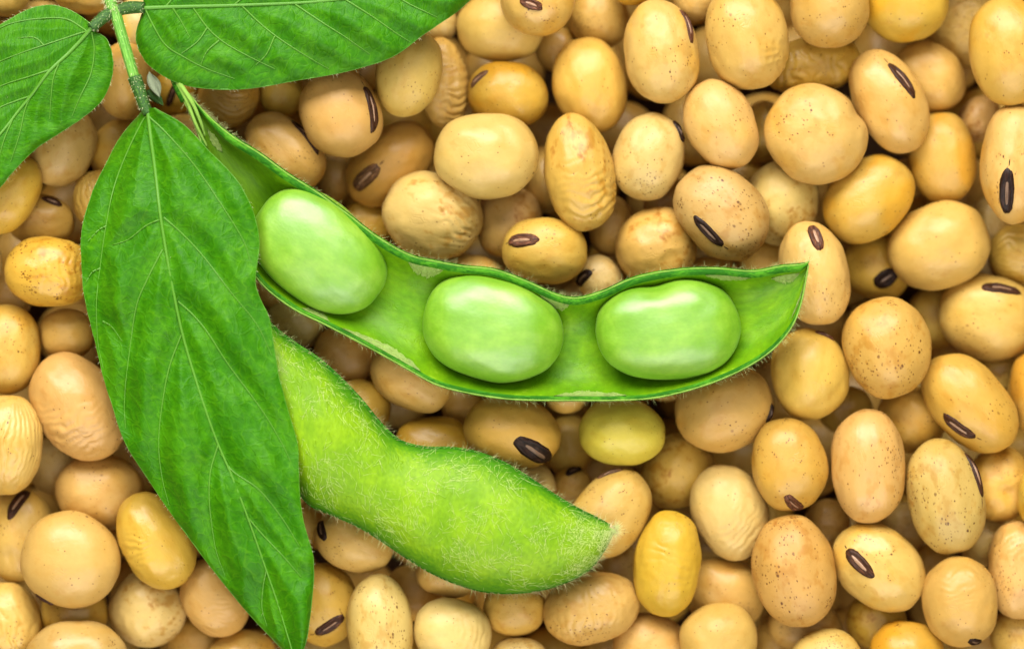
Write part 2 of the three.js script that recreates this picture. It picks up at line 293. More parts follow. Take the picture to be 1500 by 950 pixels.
B('small soybean in the gap below the one with small bottom scar', 1211, 767, 35, 38, 20, 1.1, 'p', 4);
B('pale soybean at bottom edge under the large speckled egg-shaped one', 1212, 974, 55, 54, 0, .1, 'w', 4);
B('yellow soybean at bottom edge, third from the right corner', 1328, 962, 56, 56, 0, 0, 'y', 2);
B('greenish shadowed soybean below the one with slanting mid scar', 1284, 911, 46, 44, 20, .9, 'y', 8, { dents: [[-10, -5, 14, 3]] });
B('dark shadowed soybean under the large speckled egg-shaped one', 1180, 916, 56, 40, 0, 1.2, 'p', 6);
B('speckled soybean in the bottom right corner', 1494, 930, 46, 42, 0, .7, 'p', 6);
B('dark soybean in the gap right of the flat-sided one', 1442, 790, 38, 40, 0, 1.4, 'w', 1);
B('dark soybean in the gap under the tall smooth oval one', 1324, 772, 38, 38, 0, 1.4, 'p', 3);
B('deep shadowed soybean between scar-in-the-middle bean and flat-sided bean', 1366, 828, 32, 34, 0, 1.6, 'y', 3);
B('sliver of a soybean at the right edge beside the crumpled one', 1522, 728, 34, 48, 0, .3, 'y', 3);
// below the open pod, right of the closed pod
B('soybean behind the tip of the closed pod with light brown scar on top', 894, 752, 72, 55, -52, .2, 'p', 5, { hil: [872, 697, 914, 686, 15, 'l'] });
B('pale rounded soybean with diagonal wrinkles on its lower right, below the open pod', 1069, 751, 73, 55, 68, 0, 'w', 0, { wr: [['r', 18, 36, 42, 11, 1.1, -70, -60]] });
B('upright golden soybean with cross wrinkles in its middle', 978, 825, 78, 50, 96, 0, 'y', 0, { wr: [['b', 0, -15, 46, 13, .9]] });
B('banded soybean lying flat below the closed pod tip', 866, 890, 73, 53, -16, 0, 'p', 4, { wr: [['b', 5, 15, 60, 13, 1.1]] });
B('greyish soybean in shadow below the open pod, right of the greenish yellow one', 993, 690, 60, 52, -50, .7, 'p', 8);
B('shadowed soybean under the pale rounded wrinkled one', 1062, 868, 62, 54, 10, .6, 'p', 1);
B('pale soybean at bottom edge right of the upright golden one', 1053, 938, 60, 57, 0, 0, 'p', 0);
B('soybean at bottom edge below the upright golden one', 952, 945, 54, 48, 10, .5, 'p', 1);
B('dark brown soybean in shadow between closed pod tip and upright golden bean', 906, 834, 38, 40, 0, 1.3, 'p', 3);
B('soybean below the closed pod with speckles, left of the banded one', 752, 890, 47, 42, 10, .7, 'p', 4);
B('speckled orange soybean at bottom edge below the closed pod', 758, 966, 45, 36, 0, .5, 'w', 6);
B('dark soybean near bottom edge left of the large speckled egg-shaped one', 1136, 938, 30, 40, 0, 1.3, 'p', 1);
B('greenish yellow soybean hanging just below the open pod', 910, 632, 65, 51, 5, .25, 'g', 0);
B('soybean half covered by the open pod below its last seed, dark scar on right rim', 1060, 598, 74, 63, -20, .2, 'p', 1, { hil: [1119, 618, 1130, 590, 12, 'k'] });
B('sliver of a soybean directly under the open pod, middle', 830, 576, 36, 33, 0, .7, 'p', 4);
B('orange soybean with large black scar between the two pods', 750, 633, 72, 52, 14, .15, 'o', 0, { hil: [754, 639, 806, 676, 26, 'k'] });
B('dark brown soybean between the black-scarred bean and greenish yellow bean', 832, 652, 38, 46, 0, 1.3, 'y', 1);
B('small dark orange soybean wedged at the closed pod upper edge', 838, 712, 32, 31, 0, 1.1, 'p', 3, { hil: [828, 694, 858, 676, 14, 'k'] });
B('smooth orange soybean lying along the notch of the closed pod', 640, 654, 62, 45, 8, .15, 'o', 0);
B('pale soybean along the closed pod, below the black-scarred one', 762, 709, 56, 44, 20, .4, 'w', 0);
B('tan soybean hanging under the lower rim of the open pod, left of middle', 602, 555, 64, 46, 30, .15, 'p', 1);
B('small golden soybean by the upper edge of the closed pod', 530, 598, 45, 43, 20, .4, 'y', 0);
B('brown shadowed soybean under the open pod beside the hairy rim', 504, 520, 47, 46, 0, .9, 'p', 1);
B('brown shadowed soybean between the pods next to the long leaflet', 430, 468, 48, 42, 0, 1, 'w', 1);
B('dark soybean in the gap under the open pod, left of the black-scarred one', 680, 592, 34, 34, 0, 1.5, 'p', 1);
// bottom middle
B('soybean under the closed pod with dark scar at its left end', 518, 793, 60, 44, 22, .4, 'p', 1, { hil: [466, 758, 478, 790, 16, 'k'] });
B('speckled golden soybean right of the long leaflet tip, with dark slanting scar', 472, 885, 63, 54, 70, .15, 'y', 5, { hil: [462, 925, 506, 897, 17, 'b'] });
B('upright pale soybean with black pits at bottom edge', 556, 918, 80, 50, 88, 0, 'w', 6);
B('cream soybean with curved lines at its right end, bottom edge', 664, 925, 59, 50, 14, 0, 'w', 0, { wr: [['r', 34, 6, 28, 9, .6, -70, -10]] });
B('brown shadowed soybean behind the upright pitted one', 607, 866, 46, 44, 0, 1.2, 'y', 1);
B('orange sliver of a soybean under the lower edge of the closed pod', 654, 841, 48, 36, 14, .5, 'p', 0);
B('dark orange soybean between long leaflet and closed pod', 444, 766, 32, 40, 0, 1.2, 'p', 3);
// lower left
B('finely striped soybean cut by the left edge, beside the creased one', 10, 651, 74, 52, 96, 0, 'p', 3, { wr: [['l', 10, 0, 70, 9, 1.0]] });
B('big soybean with deep diagonal creases along its lower left', 114, 596, 85, 62, 58, 0, 'p', 0, { wr: [['b', -12, 45, 52, 13, 1.8]] });
B('dark shadowed soybean below the creased one at left', 82, 680, 42, 44, 0, 1.3, 'w', 4);
B('smooth tan soybean in shade under the creased one', 145, 722, 66, 56, 4, .5, 'p', 1);
B('soybean cut by the left edge with brown slanting scar at its top', 28, 784, 70, 50, 92, .25, 'p', 1, { hil: [16, 760, 44, 720, 17, 'b'], dents: [[-12, 32, 20, 4]] });
B('nearly round large soybean in the lower left', 103, 820, 74, 71, 30, 0, 'p', 0, { lump: .6, hil: [52, 868, 80, 886, 10, 'b'] });
B('golden soybean with tiny notches along its left side, beside the long leaflet', 228, 791, 76, 54, 62, 0, 'y', 0, { wr: [['b', -36, 22, 28, 9, 1.5]] });
B('mottled pale soybean below the golden notched one', 216, 893, 58, 56, 40, .5, 'w', 8, { wr: [['q', -20, 0, 36, 24, 1]] });
B('soybean with fine rings at its base, tucked under the long leaflet', 314, 875, 60, 48, 60, .2, 'p', 0, { wr: [['r', -6, 28, 32, 8, .8, 10, -70]] });
B('creased soybean in the lower left cut by the left edge, next to the bottom row', 12, 912, 62, 51, 70, .15, 'p', 4, { wr: [['l', 5, 0, 40, 26, 1.6]] });
B('speckled soybean at bottom edge below the nearly round one', 112, 966, 76, 58, 0, 0, 'd', 5);
B('tan soybean in shadow between the round bean and the bottom edge bean', 108, 896, 50, 44, 0, 1, 'y', 3);
B('dark orange soybean at bottom edge right of the mottled one', 288, 942, 45, 42, 0, 1.1, 'p', 1);
B('soybean at bottom edge left of the long leaflet tip', 354, 966, 52, 46, 0, .2, 'p', 3);
B('spotted golden soybean with dark pits and bands, left of the long leaflet', 72, 398, 66, 53, 2, 0, 'y', 7, { wr: [['b', 34, 5, 34, 12, 1.2]] });
B('smooth soybean cut by the left edge below the spotted one', 8, 512, 67, 54, -84, .1, 'p', 3);
B('small blurred soybean between the spotted one and the creased one', 98, 490, 42, 40, 0, .9, 'p', 0);
B('sliver of a soybean at the left edge beside the spotted one', -34, 386, 38, 44, 0, .5, 'w', 1);
B('dark orange soybean at the left edge under the spotted one', 12, 432, 36, 36, 0, 1.2, 'p', 1);

// ---------------------------------------------------------------- pods: outlines shared with the heap's solver
const POD1 = [[262, 116, 254, 122], [285, 146, 276, 160], [312, 174, 292, 200], [345, 200, 306, 245], [385, 225, 328, 300], [425, 254, 350, 355], [465, 279, 378, 410], [510, 311, 425, 450], [553, 344, 480, 478], [600, 371, 545, 512],
  [640, 381, 597, 541], [680, 388, 640, 564], [725, 393, 690, 577], [770, 409, 745, 585], [815, 429, 800, 587], [845, 434, 850, 587], [880, 425, 900, 587], [930, 404, 960, 583], [990, 393, 1025, 567], [1045, 391, 1080, 545],
  [1100, 395, 1125, 517], [1140, 388, 1155, 484], [1165, 386, 1170, 450], [1180, 384, 1178, 412], [1182, 384, 1182, 388]];
const POD2 = [[345, 425, 338, 437], [375, 455, 350, 500], [400, 480, 368, 560], [430, 503, 390, 625], [465, 526, 420, 690], [498, 555, 450, 735], [528, 586, 487, 753], [556, 620, 525, 770], [585, 646, 562, 793], [622, 656, 597, 817],
  [665, 657, 632, 838], [705, 665, 668, 854], [745, 682, 706, 865], [785, 707, 750, 868], [820, 730, 795, 863], [850, 747, 835, 850], [875, 759, 865, 832], [891, 768, 885, 806], [899, 772, 896, 784], [902, 774, 901, 778]];
const rims = (T) => [curve(T.map((r) => [r[0], r[1]])), curve(T.map((r) => [r[2], r[3]]))];
const [U1, L1] = rims(POD1), [U2, L2] = rims(POD2);
const depth1 = (u) => { const s = u * 24; return (26 + 45 * (hump(s, 6.5, 2.0) + hump(s, 12.3, 1.9) + hump(s, 17.4, 1.9))) * sstep(-0.5, 4, s) * (1 - 0.9 * sstep(19.5, 24, s)); };
const rim1 = (u) => 88 - 16 * (1 - sstep(0, 0.2, u)) + 4 * Math.sin(u * 17);
const thick2 = (u) => { const s = u * 19; return (40 + 18 * hump(s, 4.6, 2.4) + 19 * hump(s, 11.6, 3)) * Math.pow(sstep(-0.3, 3, s), 0.8) * (1 - 0.93 * Math.pow(sstep(13, 19.1, s), 1.4)); };
const MID2 = 62;
const podBottom = [];                          // [px, py, height] samples of the pods' undersides
for (let i = 0; i <= 120; i++) for (let j = 0; j <= 20; j++) {
  const u = i / 120, v = j / 10 - 1;
  for (const [U, L, f] of [[U1, L1, () => rim1(u) - (depth1(u) + 7) * (1 - Math.abs(v) ** 3)], [U2, L2, () => MID2 - thick2(u) * Math.pow(1 - v * v, 0.55)]]) {
    const p = U.getPoint(u), q = L.getPoint(u); podBottom.push([mix(p.x, q.x, (v + 1) / 2), mix(p.z, q.z, (v + 1) / 2), f()]);
  }
}

// ---------------------------------------------------------------- let the beans settle: lower layers go down until they clear what lies on them
const halfHeight = (b, x, y) => { const dx = x - b.x, dy = y - b.y, ca = Math.cos(b.ang), sa = Math.sin(b.ang), X = (dx * ca + dy * sa) / b.a, Z = (-dx * sa + dy * ca) / b.b, q = 1 - X * X - Z * Z; return q > 0 ? b.c * Math.sqrt(q) : -1; };
beans.sort((p, q) => p.lev - q.lev);
beans.forEach((b, i) => {
  b.h = -b.lev * 46 - (b.lev > 1 ? 48 : b.lev > .8 ? 12 : 0) + rr(-5, 5);
  for (let k = 0; k < i; k++) {
    const t = beans[k]; if (Math.hypot(t.x - b.x, t.y - b.y) > t.a + b.a) continue;
    let need = -1e9;
    for (let sx = -1; sx <= 1; sx += 0.1) for (let sy = -1; sy <= 1; sy += 0.1) {
      const x = b.x + sx * b.a, y = b.y + sy * b.a, p = halfHeight(b, x, y), q = p > 0 ? halfHeight(t, x, y) : -1;
      if (q > 0) need = Math.max(need, p + q);
    }
    if (need > 0) b.h = Math.min(b.h, t.h - need * 0.86);
  }
  for (const [x, y, z] of podBottom) { const p = halfHeight(b, x, y); if (p > 0) b.h = Math.min(b.h, z - p + (b.lev < .5 ? 42 : 20)); }
  b.h = Math.max(b.h, -205);
});
const beanMats = {};
for (const b of beans) {
  const key = beans.indexOf(b) * 1.37 + 3, f = beanShape({ ...b, key }), fine = b.wr || b.dents, k = scaleAt(b.h);
  const g = beanGeometry(f, b.c, fine ? 112 : 60, fine ? 76 : 40, rnd() * 6.283); g.scale(k, k, k);
  const jl = rr(-.06, .03), j = [jl, jl * .8 + rr(-.02, .02), jl * .4 + rr(-.02, .015)];
  const m = new THREE.MeshPhysicalMaterial({ color: new THREE.Color(...TONE[b.tone].map((c, i) => c + j[i])), roughness: rr(0.36, 0.5), specularIntensity: 0.8, map: COATS[b.map], bumpMap: skinBump, bumpScale: 4.5e-5 });
  const at = place(b.x, b.y, b.h); at[1] -= b.c * k;
  let root;
  if (b.hil) {
    root = new THREE.Group(); part('seed_coat', g, m, root);
    const ca = Math.cos(b.ang), sa = Math.sin(b.ang), dir = (x, y) => {
      const dx = x - b.x, dy = y - b.y; let X = (dx * ca + dy * sa) / b.a, Z = (-dx * sa + dy * ca) / b.b; const q = Math.hypot(X, Z);
      if (q > 0.975) { X *= 0.975 / q; Z *= 0.975 / q; } return new THREE.Vector3(X, Math.sqrt(1 - X * X - Z * Z), Z);
    };
    const [x1, y1, x2, y2, w, tone] = b.hil, d1 = dir(x1, y1), d2 = dir(x2, y2), d0 = d1.clone().add(d2).multiplyScalar(0.5);
    const t1 = d2.clone().sub(d1).multiplyScalar(0.5), t2 = new THREE.Vector3().crossVectors(d0, t1).normalize().multiplyScalar(w / 2 / b.b * 0.97);
    let hg = patchOnBean(f, d0, t1, t2, (r) => (r > 0.96 ? -0.8 : 0.7 + 2.0 * hump(r, 0.68, 0.2)), b.c); if (w > 15 && rnd() < .7) { const e = rnd() < .5 ? 1 : -1; hg = mergeGeometries([hg, patchOnBean(f, d0.clone().addScaledVector(t1, 1.18 * e), t1.clone().multiplyScalar(rr(.2, .34)), t2.clone().multiplyScalar(rr(.1, .16)), (r) => .5 - .8 * r, b.c)]); } hg.scale(k, k, k);
    const hm = part('hilum', hg, hilMat[tone], root);
    const sg = patchOnBean(f, d0, t1.clone().multiplyScalar(rr(.55, .85)), t2.clone().multiplyScalar(rr(.1, .24)), (r) => 1.7 - 1.0 * r * r, b.c); sg.scale(k, k, k);
    part('hilum_slit', sg, slitMat[tone], hm);
  } else { root = new THREE.Mesh(g, m); root.castShadow = root.receiveShadow = true; }
  root.name = numbered('soybean'); root.position.set(...at); root.rotation.y = -b.ang;
  root.userData = { label: b.label, category: 'soybean', group: 'dry soybeans of the heap' };
  scene.add(root);
}

// the rest of the heap: deeper beans that only fill the gaps, and beans beyond the frame
const table = part('tabletop', new THREE.BoxGeometry(0.34, 0.01, 0.28), new THREE.MeshStandardMaterial({ color: new THREE.Color(.16, .08, .03), roughness: 0.8 }), scene, { kind: 'structure', label: 'dark surface beneath the heap of soybeans', category: 'surface' });
table.position.y = -370 * S - 0.005;
{
  const kinds = [0, 1, 2].map((i) => beanGeometry(beanShape({ a: 64 - 4 * i, b: 52, c: 50, ang: 0, egg: .02, key: 40 + i * 9 }), 0, 36, 24, i));
  const spots = [];
  for (let gy = -4; gy < 13; gy++) for (let gx = -4; gx < 19; gx++) {
    const x = gx * 108 + (gy & 1) * 54 + rr(-20, 20) - 60, y = gy * 96 + rr(-18, 18);
    spots.push([x, y, -245 + rr(-12, 12)]);
    const out = Math.max(-x, x - 1500, -y, y - 950);
    if (out > 110) spots.push([x + rr(-10, 10), y + rr(-10, 10), rr(-20, 0)]);
  }
  const bare = (x, y) => beans.every((b) => Math.hypot(b.x - x, b.y - y) > Math.max(b.a, b.b) + 34);
  for (let y = 20; y < 930; y += 34) for (let x = 20; x < 1200; x += 34) if (bare(x, y) && !spots.some((s) => s[2] > -80 && Math.hypot(s[0] - x, s[1] - y) < 92)) spots.push([x, y, -85]);
  const stuff = new THREE.Group(); stuff.name = 'soybean_heap'; stuff.userData = { label: 'mass of dry soybeans filling the lower layers of the heap', category: 'soybean heap', kind: 'stuff' }; scene.add(stuff);
  const mat = new THREE.MeshPhysicalMaterial({ color: new THREE.Color(1, 1, 1), roughness: 0.45, map: COATS[3], bumpMap: skinBump, bumpScale: 2.5e-5 });
  const M = new THREE.Matrix4(), q = new THREE.Quaternion(), e = new THREE.Euler();
  kinds.forEach((g, k) => {
    const mine = spots.filter((_, i) => i % 3 === k), im = new THREE.InstancedMesh(g, mat, mine.length); im.name = 'soybean_layer'; im.userData.kind = 'stuff'; im.castShadow = im.receiveShadow = true;
    mine.forEach(([x, y, h], i) => {
      const s = scaleAt(h); q.setFromEuler(e.set(rr(-.4, .4), rr(0, 6.28), rr(-.4, .4)));
      im.setMatrixAt(i, M.compose(new THREE.Vector3(...place(x, y, h)), q, new THREE.Vector3(s, s, s)));
      im.setColorAt(i, new THREE.Color(...TONE['pydpp'[Math.floor(rnd() * 5)]]));
    });
    stuff.add(im);
  });
}

// ---------------------------------------------------------------- leaves
const worley = (x, y) => {                     // distance to the second nearest minus the nearest cell point
  const ix = Math.floor(x), iy = Math.floor(y); let a = 9, b = 9;
  for (let j = -1; j <= 1; j++) for (let i = -1; i <= 1; i++) {
    const cx = ix + i, cy = iy + j, h1 = Math.sin(cx * 127.1 + cy * 311.7) * 43758.5453, h2 = Math.sin(cx * 269.5 + cy * 183.3) * 24634.6345;
    const d = Math.hypot(cx + h1 - Math.floor(h1) - x, cy + h2 - Math.floor(h2) - y);
    if (d < a) { b = a; a = d; } else if (d < b) b = d;
  }
  return b - a;
};
const leafNet = (u, v) => { const wx = u + 0.02 * noise(u * 30, v * 30), wy = v + 0.02 * noise(u * 30, v * 30, 5); return [worley(wx * 26, wy * 26), worley(wx * 74 + 9, wy * 74)]; };
const leafMap = texture(1024, 1024, (u, v) => {
  const [p, q] = leafNet(u, v), a = fbm(u * 7, v * 7, 3, 4), b = fbm(u * 50, v * 50, 6, 3);
  let c = mix3([.185, .445, .0], [.25, .505, .006], sstep(-.3, .4, a + .5 * b));
  c = mix3(c, [.37, .60, .03], .4 * (1 - sstep(0, .07, p)) + .16 * (1 - sstep(0, .16, q)));
  return c.map((x) => x * (1 + .10 * b));
}, true, true);
const leafBump = texture(1024, 1024, (u, v) => { const [p, q] = leafNet(u, v), n = .25 + .45 * sstep(0, .30, p) + .22 * sstep(0, .35, q) + .12 * fbm(u * 90, v * 90, 2, 2); return [n, n, n]; }, false, true);
const M_leaf = new THREE.MeshPhysicalMaterial({ color: 0xffffff, map: leafMap, bumpMap: leafBump, bumpScale: 6e-5, roughness: .52, specularIntensity: .3, side: THREE.DoubleSide, transmission: .18 });
const M_vein = new THREE.MeshPhysicalMaterial({ color: new THREE.Color(.07, .225, .007), roughness: .5 });
const M_hair = new THREE.MeshPhysicalMaterial({ color: new THREE.Color(.74, .76, .42), roughness: .5 });
const M_hairPod = new THREE.MeshPhysicalMaterial({ color: new THREE.Color(.60, .69, .26), roughness: .5 });
const M_hairBrown = new THREE.MeshPhysicalMaterial({ color: new THREE.Color(.52, .40, .20), roughness: .5 });
const M_stalk = new THREE.MeshPhysicalMaterial({ color: new THREE.Color(1, 1, 1), roughness: .5, bumpMap: skinBump, bumpScale: 6e-5, map: texture(256, 256, (u, v) => { const n = fbm(u * 8, v * 30, 4, 3); return mix3([.30, .56, .14], [.50, .70, .28], sstep(-.25, .35, n)); }) });
const M_stalkDark = new THREE.MeshPhysicalMaterial({ color: new THREE.Color(1, 1, 1), roughness: .6, bumpMap: skinBump, bumpScale: 1e-4, map: texture(256, 256, (u, v) => { const n = fbm(u * 22, v * 22, 4, 3); return mix3([.13, .30, .04], [.33, .50, .13], sstep(-.1, .5, n)); }) });
const M_stipule = new THREE.MeshPhysicalMaterial({ color: new THREE.Color(.2, .24, .14), roughness: .8, side: THREE.DoubleSide, transmission: .2, bumpMap: skinBump, bumpScale: 8e-5 });

const sprig = thing('soybean_leaf', 'green three-part soybean leaf with stalk, lying over the beans at the left', 'leaf', [180, 20, 130]);
const sprigRef = [180, 20, 130];
// rows: midrib x, y; left margin x, y; right margin x, y. veins: polylines in pixels
function leaflet(label, rows, height, veins, fold, wave) {
  const n = rows.length - 1, C = [0, 2, 4].map((k) => curve(rows.map((r) => [r[k], r[k + 1]])));
  const all = [curve(rows.map((r) => [r[0], r[1]])), ...veins.map((v) => curve(v))];
  const pts = []; all.forEach((c, k) => { const N = 60; for (let i = 0; i <= N; i++) { const p = c.getPoint(i / N); pts.push([p.x, p.z, k]); } });
  const flat = (u, v) => { const m = C[0].getPoint(u), e = (v < 0 ? C[1] : C[2]).getPoint(u), w = Math.abs(v); return [mix(m.x, e.x, w), mix(m.z, e.z, w)]; };
  const top = (x, y, u, v) => {
    let d = 1e9; for (const p of pts) { const q = (p[0] - x) ** 2 + (p[1] - y) ** 2; if (q < d) d = q; } d = Math.sqrt(d);
    const rim = 1 - Math.abs(v) ** 6;
    return height(u, v) - fold * Math.abs(v) ** 1.6 + 16.0 * (1 - Math.exp(-((d / 20) ** 2))) * rim + 12 * noise(x / 95, y / 95, 2) + wave * Math.abs(v) ** 3 * noise(u * 9, Math.sign(v) * 3, 7)
      + 2.8 * noise(x / 24, y / 24, 4) * (1 - Math.exp(-((d / 12) ** 2))) + 0.45 * noise(x / 10, y / 10, 9);
  };
  const NU = 150, NV = 72;
  const face = (lower) => sheet(NU, NV, (u, w) => {
    const v = w * 2 - 1; let [x, y] = flat(u, v); const j = 1.3 * (noise(u * 40, v > 0 ? 1 : 5, 3)) * Math.abs(v) ** 12; const h = top(x, y, u, v);
    return [x + j, h - (lower ? 3.4 * Math.pow(1 - Math.abs(v) ** 8, .5) : 0), y];
  }, (u, w) => { const [x, y] = flat(u, w * 2 - 1), m = C[0].getPoint(u); return [u * 1.9, ((w - .5) * 2 > 0 ? 1 : -1) * Math.hypot(x - m.x, y - m.z) / 480 + .5]; });
  const up = face(false), dn = face(true); { const ix = dn.index.array; for (let i = 0; i < ix.length; i += 3) { const t = ix[i]; ix[i] = ix[i + 1]; ix[i + 1] = t; } dn.computeVertexNormals(); }
  const blade = part('leaflet', local(mergeGeometries([up, dn]), sprigRef), M_leaf, sprig, label ? { label } : undefined);
  // find (u, v) near a pixel to sit the veins on the blade
  const table = []; for (let i = 0; i <= NU; i++) for (let j = 0; j <= 40; j++) { const u = i / NU, v = j / 20 - 1; const [x, y] = flat(u, v); table.push([x, y, u, v]); }
  const onLeaf = (x, y) => { let b = null, d = 1e12; for (const t of table) { const q = (t[0] - x) ** 2 + (t[1] - y) ** 2; if (q < d) { d = q; b = t; } } return top(x, y, b[2], b[3]); };
  all.forEach((c, k) => {
    const q = []; for (let i = 0; i <= 22; i++) { const p = c.getPoint(i / 22); q.push([p.x, p.z, onLeaf(p.x, p.z) + (k ? 1.1 : .9)]); }
    part(k ? 'side_vein' : 'midrib', local(tube(q, k ? (t) => 1.35 - .85 * t : (t) => 3.1 - 2.1 * t, 44, 7, .7), sprigRef), M_vein, blade);
  });
  for (const s of [-1, 1]) { const q = []; for (let i = 0; i <= 60; i++) { const u = i / 60, [x, y] = flat(u, s); q.push([x + 1.3 * noise(u * 40, s > 0 ? 1 : 5, 3), y, top(x, y, u, s) - 1]); } part('margin', local(tube(q, () => .9, 120, 6), sprigRef), M_vein, blade); }
  const L = []; for (let i = 0; i < 130; i++) {        // short pale hairs along the margin and on the blade
    const margin = rnd() < .97, u = rr(.01, .97), v = margin ? (rnd() < .5 ? -1 : 1) : rr(-.95, .95), [x, y] = flat(u, v), m = C[0].getPoint(u), t = C[0].getTangent(u);
    const out = margin ? new THREE.Vector3(x - m.x, 0, y - m.z).normalize() : new THREE.Vector3(rr(-1, 1), 0, rr(-1, 1));
    L.push({ p: new THREE.Vector3(x, top(x, y, u, v) - (margin ? 1 : 0), y), d: out.addScaledVector(t, .8).add(new THREE.Vector3(0, .3, 0)).normalize(), n: new THREE.Vector3(0, 1, 0), len: rr(3, 7) });
  }
  part('hairs', local(hairs(L, .2), sprigRef), M_hair, blade, { kind: 'stuff' });
}
leaflet('long pointed leaflet hanging down across the pods', [[213, 157, 203, 158, 224, 157], [217, 190, 170, 197, 267, 182], [222, 225, 147, 240, 306, 222], [228, 270, 127, 285, 344, 262], [234, 315, 115, 335, 368, 305], [242, 365, 114, 385, 379, 355], [252, 420, 119, 435, 374, 418],
  [264, 480, 130, 482, 394, 468], [279, 535, 142, 535, 405, 535], [297, 590, 158, 590, 418, 590], [318, 650, 180, 650, 435, 652], [340, 700, 212, 702, 437, 705], [362, 758, 250, 758, 442, 755], [385, 825, 305, 832, 457, 815], [405, 885, 350, 890, 457, 862], [420, 935, 393, 937, 449, 930], [430, 972, 421, 970, 440, 964], [438, 1000, 436, 999, 440, 998]],
  (u, v) => 98 + 22 * sstep(0, .35, u) - 36 * sstep(.6, 1, u) + 16 * v - 14 * sstep(.55, 1, -v) * (1 - sstep(.5, .75, u)), [
  [[214, 166], [201, 182], [167, 258], [150, 338], [138, 430], [138, 498], [146, 540]], [[237, 365], [214, 410], [197, 452], [184, 536], [178, 590], [180, 628]], [[264, 490], [247, 535], [236, 590], [230, 648], [234, 700], [244, 742]],
  [[318, 652], [307, 690], [305, 730], [308, 769], [314, 808], [326, 845]], [[388, 838], [383, 862], [381, 892], [388, 920]],
  [[214, 168], [240, 192], [277, 233], [310, 279], [353, 346], [368, 385]], [[239, 318], [264, 340], [296, 374], [340, 430], [376, 475], [398, 520]], [[260, 441], [283, 462], [306, 490], [335, 535], [383, 600], [412, 648], [425, 675]],
  [[322, 664], [340, 690], [379, 717], [413, 760], [438, 800]], [[362, 758], [385, 785], [414, 815], [440, 845]], [[236, 320], [212, 330], [185, 350], [160, 358]], [[152, 330], [140, 336], [124, 352]], [[143, 392], [130, 398], [121, 412]], [[146, 470], [160, 478], [176, 500]]], 6, 7);
leaflet('broad leaflet in the top left corner', [[130, 38, 128, 32, 133, 42], [112, 58, 112, 20, 152, 56], [92, 79, 92, 9, 160, 88], [68, 102, 66, 3, 156, 117], [44, 133, 38, 8, 141, 147], [23, 158, 6, 25, 112, 172], [2, 186, -25, 46, 78, 194], [-20, 212, -58, 76, 42, 219], [-42, 240, -80, 115, 10, 253], [-62, 268, -94, 165, -14, 280], [-82, 298, -98, 232, -42, 305], [-98, 325, -101, 310, -84, 328]],
  (u, v) => 96 - 8 * u - 10 * sstep(.3, 1, -v), [
  [[126, 42], [108, 47], [66, 61], [0, 84], [-40, 104]], [[122, 42], [91, 24], [50, 23], [14, 29], [-10, 38]], [[72, 99], [40, 109], [0, 121], [-40, 140]], [[40, 138], [18, 145], [-10, 157], [-60, 190]],
  [[130, 44], [133, 70], [128, 105], [112, 140], [100, 168]], [[82, 90], [74, 112], [70, 140], [67, 172]], [[42, 134], [31, 158], [23, 195], [10, 235]], [[14, 170], [0, 205], [-12, 250]], [[60, 64], [45, 52], [20, 52]]], 8, 6);
leaflet('long leaflet along the top edge', [[206, 9, 206, 4, 205, 13], [228, 8, 206, -26, 195, 44], [252, 7, 214, -58, 200, 72], [285, 6, 240, -90, 222, 99], [330, 5, 285, -112, 270, 122], [390, 3, 350, -122, 350, 127], [450, 0, 420, -126, 428, 115], [510, -5, 495, -122, 505, 101], [570, -12, 565, -108, 572, 80], [620, -20, 618, -88, 622, 45], [665, -30, 662, -66, 668, 13], [700, -40, 696, -54, 700, -18], [722, -48, 720, -50, 722, -44]],
  (u, v) => 92 + 4 * u - 6 * sstep(.5, 1, v), [
  [[210, 12], [222, 36], [240, 64], [270, 83], [298, 97], [340, 112]], [[250, 9], [262, 28], [275, 52]], [[280, 9], [303, 40], [328, 61], [362, 80], [400, 98]], [[352, 6], [384, 36], [416, 60], [455, 84], [480, 98]], [[430, 3], [470, 30], [505, 52], [540, 76]], [[505, -3], [545, 22], [580, 46], [600, 58]], [[575, -11], [605, 6], [640, 22]],
  [[318, 56], [300, 72], [290, 92]], [[300, 38], [286, 58], [262, 76]], [[400, 50], [388, 76], [372, 92]], [[240, 6], [280, -40], [340, -90]], [[340, 4], [400, -45], [470, -95]], [[460, 0], [520, -45], [580, -90]]], 8, 5);
part('leaf_stem', local(tube([[152, -30, 79], [155, -8, 83], [162, 13, 87]], () => 9, 14, 10), sprigRef), M_stalk, sprig);
part('leaflet_stalk', local(tube([[166, 12, 87], [150, 20, 89], [129, 39, 95]], (t) => 7.5 + 1.5 * Math.sin(t * 3), 18, 10), sprigRef), M_stalkDark, sprig, { label: 'dark hairy joint of the left leaflet' });
part('leaflet_stalk', local(tube([[166, 12, 87], [185, 8, 90], [208, 8, 98]], (t) => 8 + 1.5 * Math.sin(t * 3), 18, 10), sprigRef), M_stalkDark, sprig, { label: 'dark hairy joint of the top leaflet' });
const grooved = [[163, 8, 88], [170, 34, 91], [182, 74, 94], [194, 114, 95]];
const rachis = part('leaf_stalk', local(tube(grooved, (t) => 8.5 - .5 * t, 26, 12, .8), sprigRef), M_stalk, sprig);
for (const s of [-3.6, 3.8]) part('stalk_ridge', local(tube(grooved.map(([x, y, h]) => [x + s, y - s * .3, h + 5.2]), () => 2.4, 26, 8), sprigRef), M_stalk, rachis);
part('leaflet_stalk', local(tube([[193, 110, 95], [201, 132, 96], [208, 152, 97], [214, 164, 97]], (t) => 10.5 - 2.5 * t, 18, 12), sprigRef), M_stalkDark, sprig, { label: 'dark hairy joint of the long leaflet' });
